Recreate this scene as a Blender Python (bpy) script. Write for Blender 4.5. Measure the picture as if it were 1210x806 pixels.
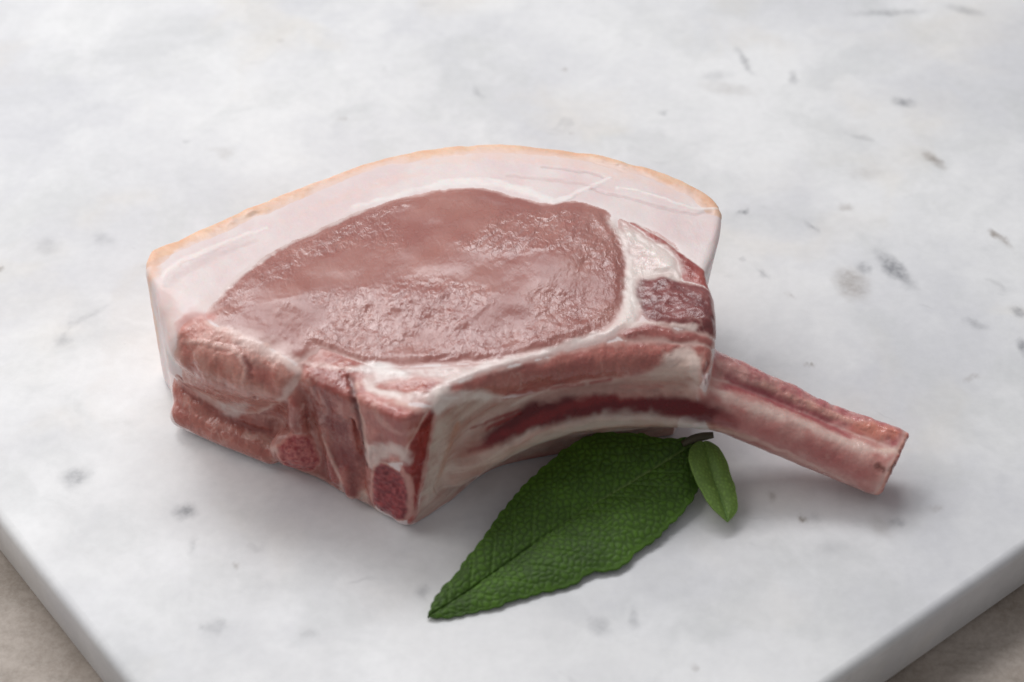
import bpy, math
import numpy as np
from mathutils import Vector, Matrix

# ------------------------------------------------------------------ camera / light / world
for o in list(bpy.data.objects):
    bpy.data.objects.remove(o)
scene = bpy.context.scene
COL = scene.collection
PW, PH = 1210.0, 806.0
FPX = 2400.0                       # focal length in photo pixels
TH = math.radians(44.0)            # camera looks down by this much
DIST = 480.0                       # mm from the lens to the slab at the picture's centre
CT, ST = math.cos(TH), math.sin(TH)
CAM = np.array([0.0, -DIST * CT, DIST * ST])
FWD = np.array([0.0, CT, -ST])
UPV = np.array([0.0, ST, CT])

cam_d = bpy.data.cameras.new('camera')
cam_d.sensor_width = 36.0
cam_d.lens = 36.0 * FPX / PW
cam_d.clip_start = 0.01
cam_d.clip_end = 50.0
cam_d.dof.use_dof = True
cam_d.dof.focus_distance = 0.462
cam_d.dof.aperture_fstop = 13.0
cam = bpy.data.objects.new('camera', cam_d)
COL.objects.link(cam)
cam.location = Vector(CAM / 1000.0)
cam.rotation_euler = (math.pi / 2 - TH, 0.0, 0.0)
scene.camera = cam

world = bpy.data.worlds.new('World')
scene.world = world
world.use_nodes = True
bg = world.node_tree.nodes['Background']
bg.inputs['Color'].default_value = (0.98, 0.98, 1.0, 1)
bg.inputs['Strength'].default_value = 0.275


def area_light(name, loc, target, sx, sy, power, col):
    d = bpy.data.lights.new(name, 'AREA')
    d.shape = 'RECTANGLE'
    d.size, d.size_y = sx, sy
    d.energy = power
    d.color = col
    o = bpy.data.objects.new(name, d)
    COL.objects.link(o)
    o.location = loc
    v = Vector(target) - Vector(loc)
    o.rotation_euler = v.to_track_quat('-Z', 'Y').to_euler()
    return o


# a large window to the left of the board and a lower one behind it
area_light('window_light', (-0.66, 0.40, 0.68), (0, 0, 0.0), 1.1, 0.9, 7.9, (1.0, 0.985, 0.965))
area_light('back_window_light', (-0.12, 0.67, 0.96), (0, 0, 0.0), 0.80, 0.28, 5.6, (0.97, 0.98, 1.0))

scene.view_settings.view_transform = 'Standard'
scene.view_settings.look = 'None'
scene.view_settings.exposure = 0.0
scene.view_settings.gamma = 1.0
scene.view_settings.use_curve_mapping = False


# ------------------------------------------------------------------ numeric helpers (millimetres)
def unproj(px, py, z=0.0):
    """photo pixel + height above the slab -> point in mm"""
    d = FWD + (px - PW / 2) / FPX * np.array([1.0, 0, 0]) - (py - PH / 2) / FPX * UPV
    t = (z - CAM[2]) / d[2]
    return CAM + d * t


def U(pts, z=0.0):
    return np.array([unproj(p[0], p[1], p[2] if len(p) > 2 else z) for p in pts])


def proj(P):
    r = P - CAM
    dep = r @ FWD
    return PW / 2 + FPX * r[:, 0] / dep, PH / 2 - FPX * (r @ UPV) / dep, dep


def sstep(a, b, x):
    t = np.clip((x - a) / (b - a), 0, 1)
    return t * t * (3 - 2 * t)


def _h(ix, iy, iz, seed):
    n = (ix.astype(np.uint32) * np.uint32(374761393) + iy.astype(np.uint32) * np.uint32(668265263)
         + iz.astype(np.uint32) * np.uint32(2147483647 - 12345) + np.uint32(seed * 974711 + 13))
    n = (n ^ (n >> np.uint32(13))) * np.uint32(1274126177)
    n = n ^ (n >> np.uint32(16))
    return (n & np.uint32(0xFFFF)).astype(np.float32) / 32767.5 - 1.0


def vnoise(P, scale, seed=0):
    """smooth value noise in -1..1, feature size `scale` mm (scalar or 3-vector)"""
    Q = (P / np.asarray(scale, dtype=np.float64)).astype(np.float64) + 1000.0
    F = np.floor(Q)
    I = F.astype(np.int64)
    f = (Q - F).astype(np.float32)
    f = f * f * f * (f * (f * 6 - 15) + 10)
    out = 0
    for dx in (0, 1):
        wx = f[:, 0] if dx else 1 - f[:, 0]
        for dy in (0, 1):
            wy = f[:, 1] if dy else 1 - f[:, 1]
            for dz in (0, 1):
                wz = f[:, 2] if dz else 1 - f[:, 2]
                out = out + wx * wy * wz * _h(I[:, 0] + dx, I[:, 1] + dy, I[:, 2] + dz, seed)
    return out


def fbm(P, scale, seed=0, octv=3):
    o, a, t = 0, 1.0, 0.0
    s = np.asarray(scale, dtype=np.float64)
    for k in range(octv):
        o = o + a * vnoise(P, s, seed + k * 7)
        t += a
        a *= 0.55
        s = s * 0.5
    return o / t


def catmull(P, n=6, closed=False):
    P = np.asarray(P, dtype=float)
    m = len(P)
    out = []
    rng = m if closed else m - 1
    for i in range(rng):
        if closed:
            a, b, c, d = P[(i - 1) % m], P[i], P[(i + 1) % m], P[(i + 2) % m]
        else:
            a, b, c, d = P[max(i - 1, 0)], P[i], P[i + 1], P[min(i + 2, m - 1)]
        for k in range(n):
            t = k / n
            out.append(0.5 * ((2 * b) + (c - a) * t + (2 * a - 5 * b + 4 * c - d) * t * t
                              + (-a + 3 * b - 3 * c + d) * t ** 3))
    if not closed:
        out.append(P[-1])
    return np.array(out)


def poly_sd(X, Y, poly):
    """signed distance to a closed 2D polygon, negative inside"""
    sh = X.shape
    x = X.ravel().astype(np.float32)
    y = Y.ravel().astype(np.float32)
    best = np.full(x.shape, 1e9, np.float32)
    inside = np.zeros(x.shape, bool)
    n = len(poly)
    for i in range(n):
        ax, ay = poly[i][0], poly[i][1]
        bx, by = poly[(i + 1) % n][0], poly[(i + 1) % n][1]
        ex, ey = bx - ax, by - ay
        L = ex * ex + ey * ey + 1e-12
        t = np.clip(((x - ax) * ex + (y - ay) * ey) / L, 0, 1)
        dx = x - ax - t * ex
        dy = y - ay - t * ey
        np.minimum(best, dx * dx + dy * dy, out=best)
        if ay != by:
            c = ((ay > y) != (by > y)) & (x < (bx - ax) * (y - ay) / (by - ay) + ax)
            inside ^= c
    d = np.sqrt(best)
    d[inside] *= -1
    return d.reshape(sh)


def seg_dist(P, A, B, ra, rb):
    """distance to a cone-like capsule"""
    e = B - A
    L = float(e @ e) + 1e-9
    r = P - A
    t = np.clip((r @ e) / L, 0, 1)
    d = r - t[:, None] * e
    return np.sqrt(np.einsum('ij,ij->i', d, d)) - (ra + (rb - ra) * t)


def chain_dist(P, pts, rad):
    out = np.full(len(P), 1e9)
    for i in range(len(pts) - 1):
        out = np.minimum(out, seg_dist(P, pts[i], pts[i + 1], rad[i], rad[i + 1]))
    return out


def smin(a, b, k):
    h = np.clip(0.5 + 0.5 * (b - a) / k, 0, 1)
    return b + (a - b) * h - k * h * (1 - h)


def smax(a, b, k):
    return -smin(-a, -b, k)


def ellip(P, c, r, R=None):
    q = P - c
    if R is not None:
        q = q @ R
    k = np.sqrt(((q / r) ** 2).sum(1))
    return (k - 1) * min(r)


# ------------------------------------------------------------------ materials
def lin(r, g, b):
    return tuple(((c / 255.0) / 12.92 if c / 255.0 <= 0.04045 else ((c / 255.0 + 0.055) / 1.055) ** 2.4) for c in (r, g, b))


class NT:
    def __init__(self, name):
        self.m = bpy.data.materials.new(name)
        self.m.use_nodes = True
        self.t = self.m.node_tree
        self.b = self.t.nodes['Principled BSDF']

    def n(self, typ, **kw):
        o = self.t.nodes.new(typ)
        for k, v in kw.items():
            if k.startswith('i_'):
                key = k[2:]
                o.inputs[int(key) if key.isdigit() else key].default_value = v
            else:
                setattr(o, k, v)
        return o

    def l(self, a, b):
        self.t.links.new(a, b)

    def set(self, **kw):
        for k, v in kw.items():
            self.b.inputs[k.replace('_', ' ')].default_value = v

    def math(self, op, a, b=0.0, c=None):
        o = self.n('ShaderNodeMath', operation=op)
        for i, v in enumerate((a, b, c)):
            if v is None:
                continue
            if isinstance(v, (int, float)):
                o.inputs[i].default_value = v
            else:
                self.l(v, o.inputs[i])
        return o.outputs[0]

    def mix(self, fac, a, b, mode='MIX'):
        o = self.n('ShaderNodeMix', data_type='RGBA', blend_type=mode)
        for i, v in ((0, fac), (6, a), (7, b)):
            if isinstance(v, (int, float)):
                o.inputs[i].default_value = v
            elif isinstance(v, tuple):
                o.inputs[i].default_value = (*v[:3], 1)
            else:
                self.l(v, o.inputs[i])
        return o.outputs[2]

    def ramp(self, x, lo, hi, a=0.0, b=1.0):
        o = self.n('ShaderNodeMapRange', interpolation_type='SMOOTHSTEP')
        o.inputs[1].default_value, o.inputs[2].default_value = lo, hi
        o.inputs[3].default_value, o.inputs[4].default_value = a, b
        self.l(x, o.inputs[0])
        return o.outputs[0]

    def noise(self, vec, scale, detail=3.0, rough=0.55, dist=0.0):
        o = self.n('ShaderNodeTexNoise')
        o.inputs['Scale'].default_value = scale
        o.inputs['Detail'].default_value = detail
        o.inputs['Roughness'].default_value = rough
        o.inputs['Distortion'].default_value = dist
        if vec is not None:
            self.l(vec, o.inputs['Vector'])
        return o

    def mapping(self, vec, loc=(0, 0, 0), rot=(0, 0, 0), sc=(1, 1, 1)):
        o = self.n('ShaderNodeMapping')
        o.inputs[1].default_value, o.inputs[2].default_value, o.inputs[3].default_value = loc, rot, sc
        self.l(vec, o.inputs[0])
        return o.outputs[0]


def mesh_obj(name, V, F, mat, parent=None, smooth=True, mm=True):
    me = bpy.data.meshes.new(name)
    V = np.asarray(V, dtype=np.float64) * (0.001 if mm else 1.0)
    F = np.asarray(F)
    me.vertices.add(len(V))
    me.vertices.foreach_set('co', V.ravel())
    k = F.shape[1]
    me.loops.add(F.size)
    me.loops.foreach_set('vertex_index', F.ravel().astype(np.int32))
    me.polygons.add(len(F))
    me.polygons.foreach_set('loop_start', np.arange(0, F.size, k, dtype=np.int32))
    me.polygons.foreach_set('loop_total', np.full(len(F), k, dtype=np.int32))
    me.polygons.foreach_set('use_smooth', np.full(len(F), smooth))
    me.update(calc_edges=True)
    if mat:
        me.materials.append(mat)
    o = bpy.data.objects.new(name, me)
    COL.objects.link(o)
    if parent:
        o.parent = parent
    return o


def empty(name, label, cat):
    o = bpy.data.objects.new(name, None)
    COL.objects.link(o)
    o['label'] = label
    o['category'] = cat
    o.empty_display_size = 0.01
    return o


# ------------------------------------------------------------------ slab and counter
SLAB_T = 16.0


# individual blemishes, each at its own place on the stone
SPOTS = [  # px, py, half length mm, half width mm, direction deg, strength, warm
    (89, 565, 3.3, 3.4, 0, .50, 0), (219, 604, 2.8, 2.4, 30, .62, 0), (228, 645, .8, 3.0, 5, .25, 0),
    (33, 631, 1.3, 1.1, 0, .5, 0), (68, 674, 1.6, 1.5, 40, .45, 0), (62, 645, 2.4, 1.2, 100, .25, 0), (120, 706, 3.6, 1.6, -20, .28, 0),
    (143, 711, .7, .6, 0, .5, 1), (255, 742, 2.5, 2.4, 0, .3, 0), (240, 740, 1.0, .8, 0, .3, 0),
    (277, 668, 1.5, .6, 130, .4, 1), (366, 749, 2.0, 1.3, 0, .25, 0), (1007, 335, 4.4, 6.2, 10, .50, 1), (1022, 316, 1.8, 2.2, 0, .45, 0),
    (1058, 318, 2.4, 8.0, 28, .68, 0), (1066, 121, 3.2, 2.0, -20, .62, 0), (1105, 189, 1.7, 4.2, 35, .60, 1),
    (1180, 279, 1.2, 2.2, 35, .78, 1), (1188, 288, 1.0, 2.2, 25, .45, 1), (877, 251, 2.3, 1.0, 30, .7, 0), (958, 268, 1.0, 2.8, 30, .42, 0),
    (999, 245, 2.0, 1.6, -20, .38, 1), (878, 305, 1.0, .9, 0, .4, 0), (900, 323, 2.2, 1.1, -50, .45, 0), (935, 350, 1.5, .7, -30, .3, 1),
    (958, 433, 1.2, .5, 0, .6, 1), (1152, 382, 2.6, 1.6, -40, .38, 0), (1205, 370, 2.2, 2.0, -40, .5, 0), (1208, 410, 1.4, 3.2, 0, .62, 0),
    (1150, 446, 2.4, 1.0, 10, .32, 1), (880, 72, 1.0, 7.0, 18, .42, 0), (845, 90, 5, 2.4, 10, .22, 0), (937, 92, 1.4, 3.0, 0, .4, 0),
    (1050, 15, 11.0, 1.7, 3, .42, 0), (1140, 12, 5.0, 2.0, -20, .4, 0), (785, 133, 1.2, 1.3, 0, .42, 0), (667, 83, 1, 1.1, 0, .4, 1),
    (674, 157, .8, .8, 0, .3, 1), (860, 105, 8, 3, -10, .22, 1), (950, 613, .9, .8, 0, .8, 1), (959, 611, 2.4, 1.6, 0, .20, 0),
    (912, 587, 1.2, 1.6, 0, .36, 1), (1040, 622, 2.4, 3.8, 30, .18, 1), (1098, 692, 1.5, .7, -35, .38, 0), (1105, 600, 1.8, 1.2, 0, .3, 1),
    (1062, 617, 2.0, 1.2, 30, .32, 0), (1205, 612, 1.6, 4.0, 10, .4, 1), (707, 740, 2.2, 3.0, 20, .36, 0), (750, 730, 1.2, 3.4, -5, .34, 0),
    (820, 787, 1.1, .8, 0, .35, 1), (500, 700, 1.8, 2.0, 0, .35, 0), (75, 400, 2.2, 2.4, 0, .32, 0), (55, 290, 3.2, 3.8, 0, .22, 0),
    (120, 283, 3.0, 2.0, -10, .26, 0), (100, 375, 7.0, .9, 40, .24, 0), (265, 182, 2.0, 2.2, 0, .20, 1), (262, 355 - 178, 4, 1.2, 0, .14, 1),
    (332, 48, .8, .8, 0, .4, 1), (407, 140, 1.2, 1.0, 0, .35, 1), (565, 110, 1.0, 3.2, 40, .28, 0), (1020, 205, 5, 3, 0, .2, 1),
    (980, 650, 5, 2, 20, .12, 0), (60, 660, 6, 4, 0, .10, 0), (310, 700, 7, 5, 0, .08, 0), (0, 318, 1.2, 1.0, 0, .6, 1),
]


def marble_material():
    m = NT('white marble')
    tc = m.n('ShaderNodeTexCoord').outputs['Object']
    warpn = m.noise(tc, 60, 3)
    wv = m.n('ShaderNodeVectorMath', operation='SUBTRACT')
    m.l(warpn.outputs['Color'], wv.inputs[0])
    wv.inputs[1].default_value = (0.5, 0.5, 0.5)
    ws = m.n('ShaderNodeVectorMath', operation='SCALE')
    m.l(wv.outputs[0], ws.inputs[0])
    ws.inputs['Scale'].default_value = 0.016
    wa = m.n('ShaderNodeVectorMath', operation='ADD')
    m.l(tc, wa.inputs[0])
    m.l(ws.outputs[0], wa.inputs[1])
    P = wa.outputs[0]
    # broad clouds of cooler and warmer stone
    c1 = m.ramp(m.noise(P, 16, 4, 0.6, 0.3).outputs[0], 0.36, 0.66)
    c2 = m.ramp(m.noise(m.mapping(P, (3, 1, 2)), 34, 5, 0.62, 0.4).outputs[0], 0.44, 0.70)
    c3 = m.ramp(m.noise(m.mapping(P, (7, 4, 2)), 22, 3, 0.5, 0.5).outputs[0], 0.52, 0.74)
    col = m.mix(c1, (0.80, 0.80, 0.81), (0.635, 0.638, 0.668))
    col = m.mix(m.math('MULTIPLY', c2, 0.55), col, (0.58, 0.59, 0.595))
    col = m.mix(m.math('MULTIPLY', c3, 0.42), col, (0.73, 0.68, 0.61))
    # fine crystalline mottling
    f1 = m.noise(tc, 420, 3, 0.6)
    col = m.mix(0.10, col, m.mix(m.ramp(f1.outputs[0], 0.3, 0.7), (0.60, 0.60, 0.60), (0.92, 0.92, 0.92)))
    # sparse grey flecks scattered by the stone itself
    mus = m.noise(m.mapping(P, (1, 9, 3), (0, 0, 0.7), (1.0, 2.2, 1.0)), 60, 2.5, 0.6, 0.3)
    fl = m.ramp(mus.outputs[0], 0.69, 0.80)
    col = m.mix(m.math('MULTIPLY', fl, 0.35), col, (0.36, 0.36, 0.37))
    jit = m.noise(tc, 520, 2, 0.6)
    jf = m.ramp(jit.outputs[0], 0.3, 0.7, 0.6, 1.0)
    at = m.n('ShaderNodeAttribute', attribute_name='blemish')
    sp = m.n('ShaderNodeSeparateColor')
    m.l(at.outputs['Color'], sp.inputs[0])
    col = m.mix(m.math('MULTIPLY', sp.outputs[0], jf), col, (0.20, 0.205, 0.225))
    col = m.mix(m.math('MULTIPLY', sp.outputs[1], jf), col, (0.26, 0.22, 0.19))
    col = m.mix(m.math('MULTIPLY', sp.outputs[2], 0.30), col, (0.55, 0.50, 0.46))
    m.l(col, m.b.inputs['Base Color'])
    rr = m.ramp(m.noise(tc, 45, 4, 0.6).outputs[0], 0.3, 0.7, 0.36, 0.52)
    m.l(m.math('MULTIPLY_ADD', sp.outputs[2], -0.20, rr), m.b.inputs['Roughness'])
    m.set(Specular_IOR_Level=0.45)
    bp = m.n('ShaderNodeBump')
    bp.inputs['Strength'].default_value = 0.10
    bp.inputs['Distance'].default_value = 0.0006
    m.l(m.noise(tc, 240, 4, 0.6).outputs[0], bp.inputs['Height'])
    m.l(bp.outputs[0], m.b.inputs['Normal'])
    return m.m


def build_slab():
    A0, A1 = unproj(0, 617), unproj(150, 806)          # left top edge
    B0, B1 = unproj(985, 806), unproj(1210, 650)       # right top edge
    dA = (A0 - A1)[:2]; dA /= np.linalg.norm(dA)
    dB = (B1 - B0)[:2]; dB /= np.linalg.norm(dB)
    print('slab corner angle', math.degrees(math.acos(float(dA @ dB))))
    # corner where the two edges meet
    Mx = np.array([[dA[0], -dB[0]], [dA[1], -dB[1]]])
    t = np.linalg.solve(Mx, (B0 - A1)[:2])
    C = A1[:2] + dA * t[0]
    LA, LB = 440.0, 460.0
    r = 2.2
    # rounded-rectangle plan in the slab's own axes, several inset rings give the eased edge
    def ring(inset, z, rc):
        pts = []
        cs = [(inset, inset), (LB - inset, inset), (LB - inset, LA - inset), (inset, LA - inset)]
        for k, (cx, cy) in enumerate(cs):
            ccx = cx + rc * (1 if k in (0, 3) else -1)
            ccy = cy + rc * (1 if k in (0, 1) else -1)
            a0 = math.pi + k * math.pi / 2
            for j in range(9):
                a = a0 + j / 8 * math.pi / 2
                pts.append((ccx + rc * math.cos(a), ccy + rc * math.sin(a), z))
        return pts
    rings = [ring(r, -SLAB_T, 6), ring(0.8, -SLAB_T + 0.6, 7), ring(0, -SLAB_T + 2, 8)]
    for j in range(7):
        a = j / 6 * math.pi / 2
        rings.append(ring(r * (1 - math.cos(a)), -r + r * math.sin(a), 8))
    V = [p for rg in rings for p in rg]
    n = len(rings[0])
    F = []
    for k in range(len(rings) - 1):
        for j in range(n):
            F.append((k * n + j, k * n + (j + 1) % n, (k + 1) * n + (j + 1) % n, (k + 1) * n + j))
    base = len(V)
    # inner top: a fine grid, so that the stone's blemishes can be stored on it
    ins = 14.0
    gs = np.concatenate([np.arange(ins, 330, 0.75), np.linspace(331, LB - ins, 24)])
    gt = np.concatenate([np.arange(ins, 330, 0.75), np.linspace(331, LA - ins, 24)])
    ns, nt = len(gs), len(gt)
    S_, T_ = np.meshgrid(gs, gt, indexing='ij')
    G = np.stack([S_.ravel(), T_.ravel(), np.zeros(ns * nt)], 1)
    I = base + (np.arange(ns)[:, None] * nt + np.arange(nt)[None, :])
    Q = np.stack([I[:-1, :-1], I[1:, :-1], I[1:, 1:], I[:-1, 1:]], -1).reshape(-1, 4)
    V = np.concatenate([np.array(V), G])
    # frame between the eased edge and the grid: four strips fanned to triangles (as degenerate-free quads/tris)
    last = (len(rings) - 1) * n
    tris = []
    border = list(I[:, 0]) + list(I[-1, 1:]) + list(I[::-1, -1][1:]) + list(I[0, ::-1][1:-1])
    ob = [last + j for j in range(n)]
    bp_ = V[border]
    op_ = V[ob]
    def ang(p):
        return np.arctan2(p[:, 1] - LA / 2, p[:, 0] - LB / 2)
    ab, ao = ang(bp_), ang(op_)
    ib = list(np.argsort(ab)); io = list(np.argsort(ao))
    i = j = 0
    nb, no = len(ib), len(io)
    while i < nb or j < no:
        A_ = border[ib[i % nb]]; B_ = ob[io[j % no]]
        if j >= no or (i < nb and ab[ib[i]] <= ao[io[j]]):
            tris.append((A_, B_, border[ib[(i + 1) % nb]])); i += 1
        else:
            tris.append((A_, B_, ob[io[(j + 1) % no]])); j += 1
    W = np.empty_like(V)
    W[:, 0] = C[0] + dB[0] * V[:, 0] + dA[0] * V[:, 1]
    W[:, 1] = C[1] + dB[1] * V[:, 0] + dA[1] * V[:, 1]
    W[:, 2] = V[:, 2]
    me = bpy.data.meshes.new('marble_slab')
    faces = [tuple(f) for f in F] + Q.tolist() + [tuple(int(k) for k in t) for t in tris] + [tuple(range(n))[::-1]]
    me.from_pydata((W / 1000.0).tolist(), [], faces)
    me.materials.append(marble_material())
    me.polygons.foreach_set('use_smooth', np.array([k < len(F) for k in range(len(faces))]))
    bl = np.zeros((len(W), 4), np.float32)
    bl[:, 3] = 1
    warp = W.copy()
    warp[:, 0] += 0.9 * fbm(W, 4.0, 3) + 0.5 * vnoise(W, 1.6, 9)
    warp[:, 1] += 0.9 * fbm(W, 4.0, 23) + 0.5 * vnoise(W, 1.6, 19)
    for (px, py, a_, b_, an, st_, warm) in SPOTS:
        c_ = unproj(px, py, 0)
        r_ = warp[:, :2] - c_[:2]
        near = np.nonzero(np.abs(r_).max(1) < 2 * max(a_, b_))[0]
        ca, sa = math.cos(math.radians(an)), math.sin(math.radians(an))
        q = r_[near]
        e = np.hypot((q[:, 0] * ca + q[:, 1] * sa) / a_, (-q[:, 0] * sa + q[:, 1] * ca) / b_)
        v = min(1.0, 1.3 * st_) * (1 - sstep(0.15, 1.4, e))
        k = 1 if warm else 0
        bl[near, k] = np.maximum(bl[near, k], v)
    # damp stain beside the rind
    wet = U([(120, 345), (150, 320), (185, 310), (215, 440), (205, 500), (150, 520), (95, 500), (110, 440)])[:, :2]
    sd = poly_sd(warp[:, 0], warp[:, 1], wet) + 3 * fbm(W, 9.0, 5)
    bl[:, 2] = (1 - sstep(-1.5, 1.0, sd)) * (0.5 + 0.5 * fbm(W, 5.0, 8))
    at = me.color_attributes.new('blemish', 'FLOAT_COLOR', 'POINT')
    at.data.foreach_set('color', np.clip(bl, 0, 1).ravel())
    me.update()
    o = bpy.data.objects.new('marble_slab', me)
    COL.objects.link(o)
    o['label'] = 'thick white marble board with grey flecks under the raw chop'
    o['category'] = 'marble board'
    return o


def build_counter():
    m = NT('beige stone counter')
    tc = m.n('ShaderNodeTexCoord').outputs['Object']
    n1 = m.ramp(m.noise(tc, 35, 6, 0.65, 0.4).outputs[0], 0.3, 0.7)
    n2 = m.ramp(m.noise(m.mapping(tc, (3, 2, 0), (0, 0, .6), (1, 2.6, 1)), 90, 4, 0.6, 0.6).outputs[0], 0.4, 0.7)
    n3 = m.noise(tc, 900, 3, 0.7)
    col = m.mix(n1, lin(158, 144, 132), lin(182, 170, 160))
    col = m.mix(m.math('MULTIPLY', n2, .5), col, lin(138, 126, 114))
    col = m.mix(0.16, col, m.mix(m.ramp(n3.outputs[0], .3, .7), (0.12, 0.10, 0.09), (0.62, 0.58, 0.54)))
    m.l(col, m.b.inputs['Base Color'])
    m.set(Roughness=0.55)
    bp = m.n('ShaderNodeBump')
    bp.inputs['Strength'].default_value = 0.25
    bp.inputs['Distance'].default_value = 0.0006
    m.l(m.noise(tc, 260, 5, 0.65).outputs[0], bp.inputs['Height'])
    m.l(bp.outputs[0], m.b.inputs['Normal'])
    z = -SLAB_T - 0.05
    V, F = [], []
    s = 700.0
    top = [(-s, -s + 60, z), (s, -s + 60, z), (s, s, z), (-s, s, z)]
    bot = [(x, y, z - 30) for x, y, _ in top]
    V = top + bot
    F = [(0, 1, 2, 3), (7, 6, 5, 4), (0, 4, 5, 1), (1, 5, 6, 2), (2, 6, 7, 3), (3, 7, 4, 0)]
    o = mesh_obj('countertop', V, F, m.m, smooth=False)
    o['kind'] = 'structure'
    o['label'] = 'beige stone countertop under the marble board'
    return o


build_slab()
build_counter()

# ------------------------------------------------------------------ the chop: one modelled solid, cut into its parts
ZT = 34.0
OUTLINE = [
    (177, 300, 34), (183, 292, 34), (212, 280, 34), (250, 263, 34), (290, 244, 34), (330, 226, 34), (365, 211, 34), (400, 197, 34), (430, 186, 34),
    (470, 176, 34), (520, 170, 34), (570, 167, 34), (620, 169, 34), (680, 176, 34), (740, 190, 34), (790, 204, 34), (830, 222, 34), (851, 241, 34),
    (854, 262, 34), (846, 295, 34), (836, 322, 34), (845, 345, 34), (849, 380, 34), (846, 402, 34), (840, 425, 33),
    (834, 446, 29), (815, 548, 0), (790, 545, 0), (760, 546, 0), (700, 549, 0), (640, 558, 0), (600, 567, 0), (560, 580, 0), (525, 600, 0), (500, 616, 0),
    (483, 622, 0), (462, 613, 0), (430, 597, 0), (402, 584, 0), (375, 569, 0), (345, 557, 0), (320, 546, 0), (285, 534, 0), (250, 519, 0), (224, 508, 0), (208, 494, 0),
    (204, 470, 0), (193, 447, 0)]
outline = catmull(U(OUTLINE)[:, :2], 4, closed=True)

# wall frames
WL0, WL1 = unproj(207, 498)[:2], unproj(483, 622)[:2]
WLu = (WL1 - WL0) / np.linalg.norm(WL1 - WL0)
WLn = np.array([WLu[1], -WLu[0]])            # outward (towards the camera)
WR0, WR1 = unproj(490, 620)[:2], unproj(830, 545)[:2]
WRu = (WR1 - WR0) / np.linalg.norm(WR1 - WR0)
WRn = np.array([WRu[1], -WRu[0]])

RIB = [(538, 556, 9, 3.5), (570, 528, 14, 5.0), (610, 503, 17, 5.6), (660, 484, 18.5, 5.8), (720, 474, 19, 5.8), (790, 474, 18.5, 5.7), (850, 480, 16.6, 5.5),
       (920, 508, 12.4, 5.3), (980, 533, 8.9, 5.3), (1020, 548, 7.4, 5.5), (1075, 568, 6.1, 5.7)]
STRIP = [(800, 430, 23, 4.4), (848, 439, 20.8, 4.1), (885, 453, 18.6, 3.8), (920, 468, 15.8, 3.5), (980, 494, 12.2, 3.3), (1020, 511, 10.7, 3.6), (1070, 532, 9.3, 3.9)]
rib_c = catmull(U(RIB), 4)
rib_r = catmull(np.array(RIB)[:, 3:4], 4)[:, 0]
str_c = catmull(U(STRIP), 4)
str_r = catmull(np.array(STRIP)[:, 3:4], 4)[:, 0]
TIP = unproj(1058, 548, 7.8)
tip_n = unproj(1075, 568, 6.1) - unproj(980, 533, 8.9)
tip_n = tip_n / np.linalg.norm(tip_n)
tip_n = tip_n + np.array([0.0, -0.10, -0.06])
tip_n /= np.linalg.norm(tip_n)

H = 0.5
lo = np.array([outline[:, 0].min() - 4, outline[:, 1].min() - 8, -1.5])
hi = np.array([max(outline[:, 0].max(), rib_c[:, 0].max()) + 5, outline[:, 1].max() + 4, 40.0])
NX, NY, NZ = [int(math.ceil((hi[k] - lo[k]) / H)) + 1 for k in range(3)]
gx = lo[0] + H * np.arange(NX)
gy = lo[1] + H * np.arange(NY)
gz = lo[2] + H * np.arange(NZ)
GX, GY = np.meshgrid(gx, gy, indexing='ij')
D2 = poly_sd(GX, GY, outline)


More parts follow.
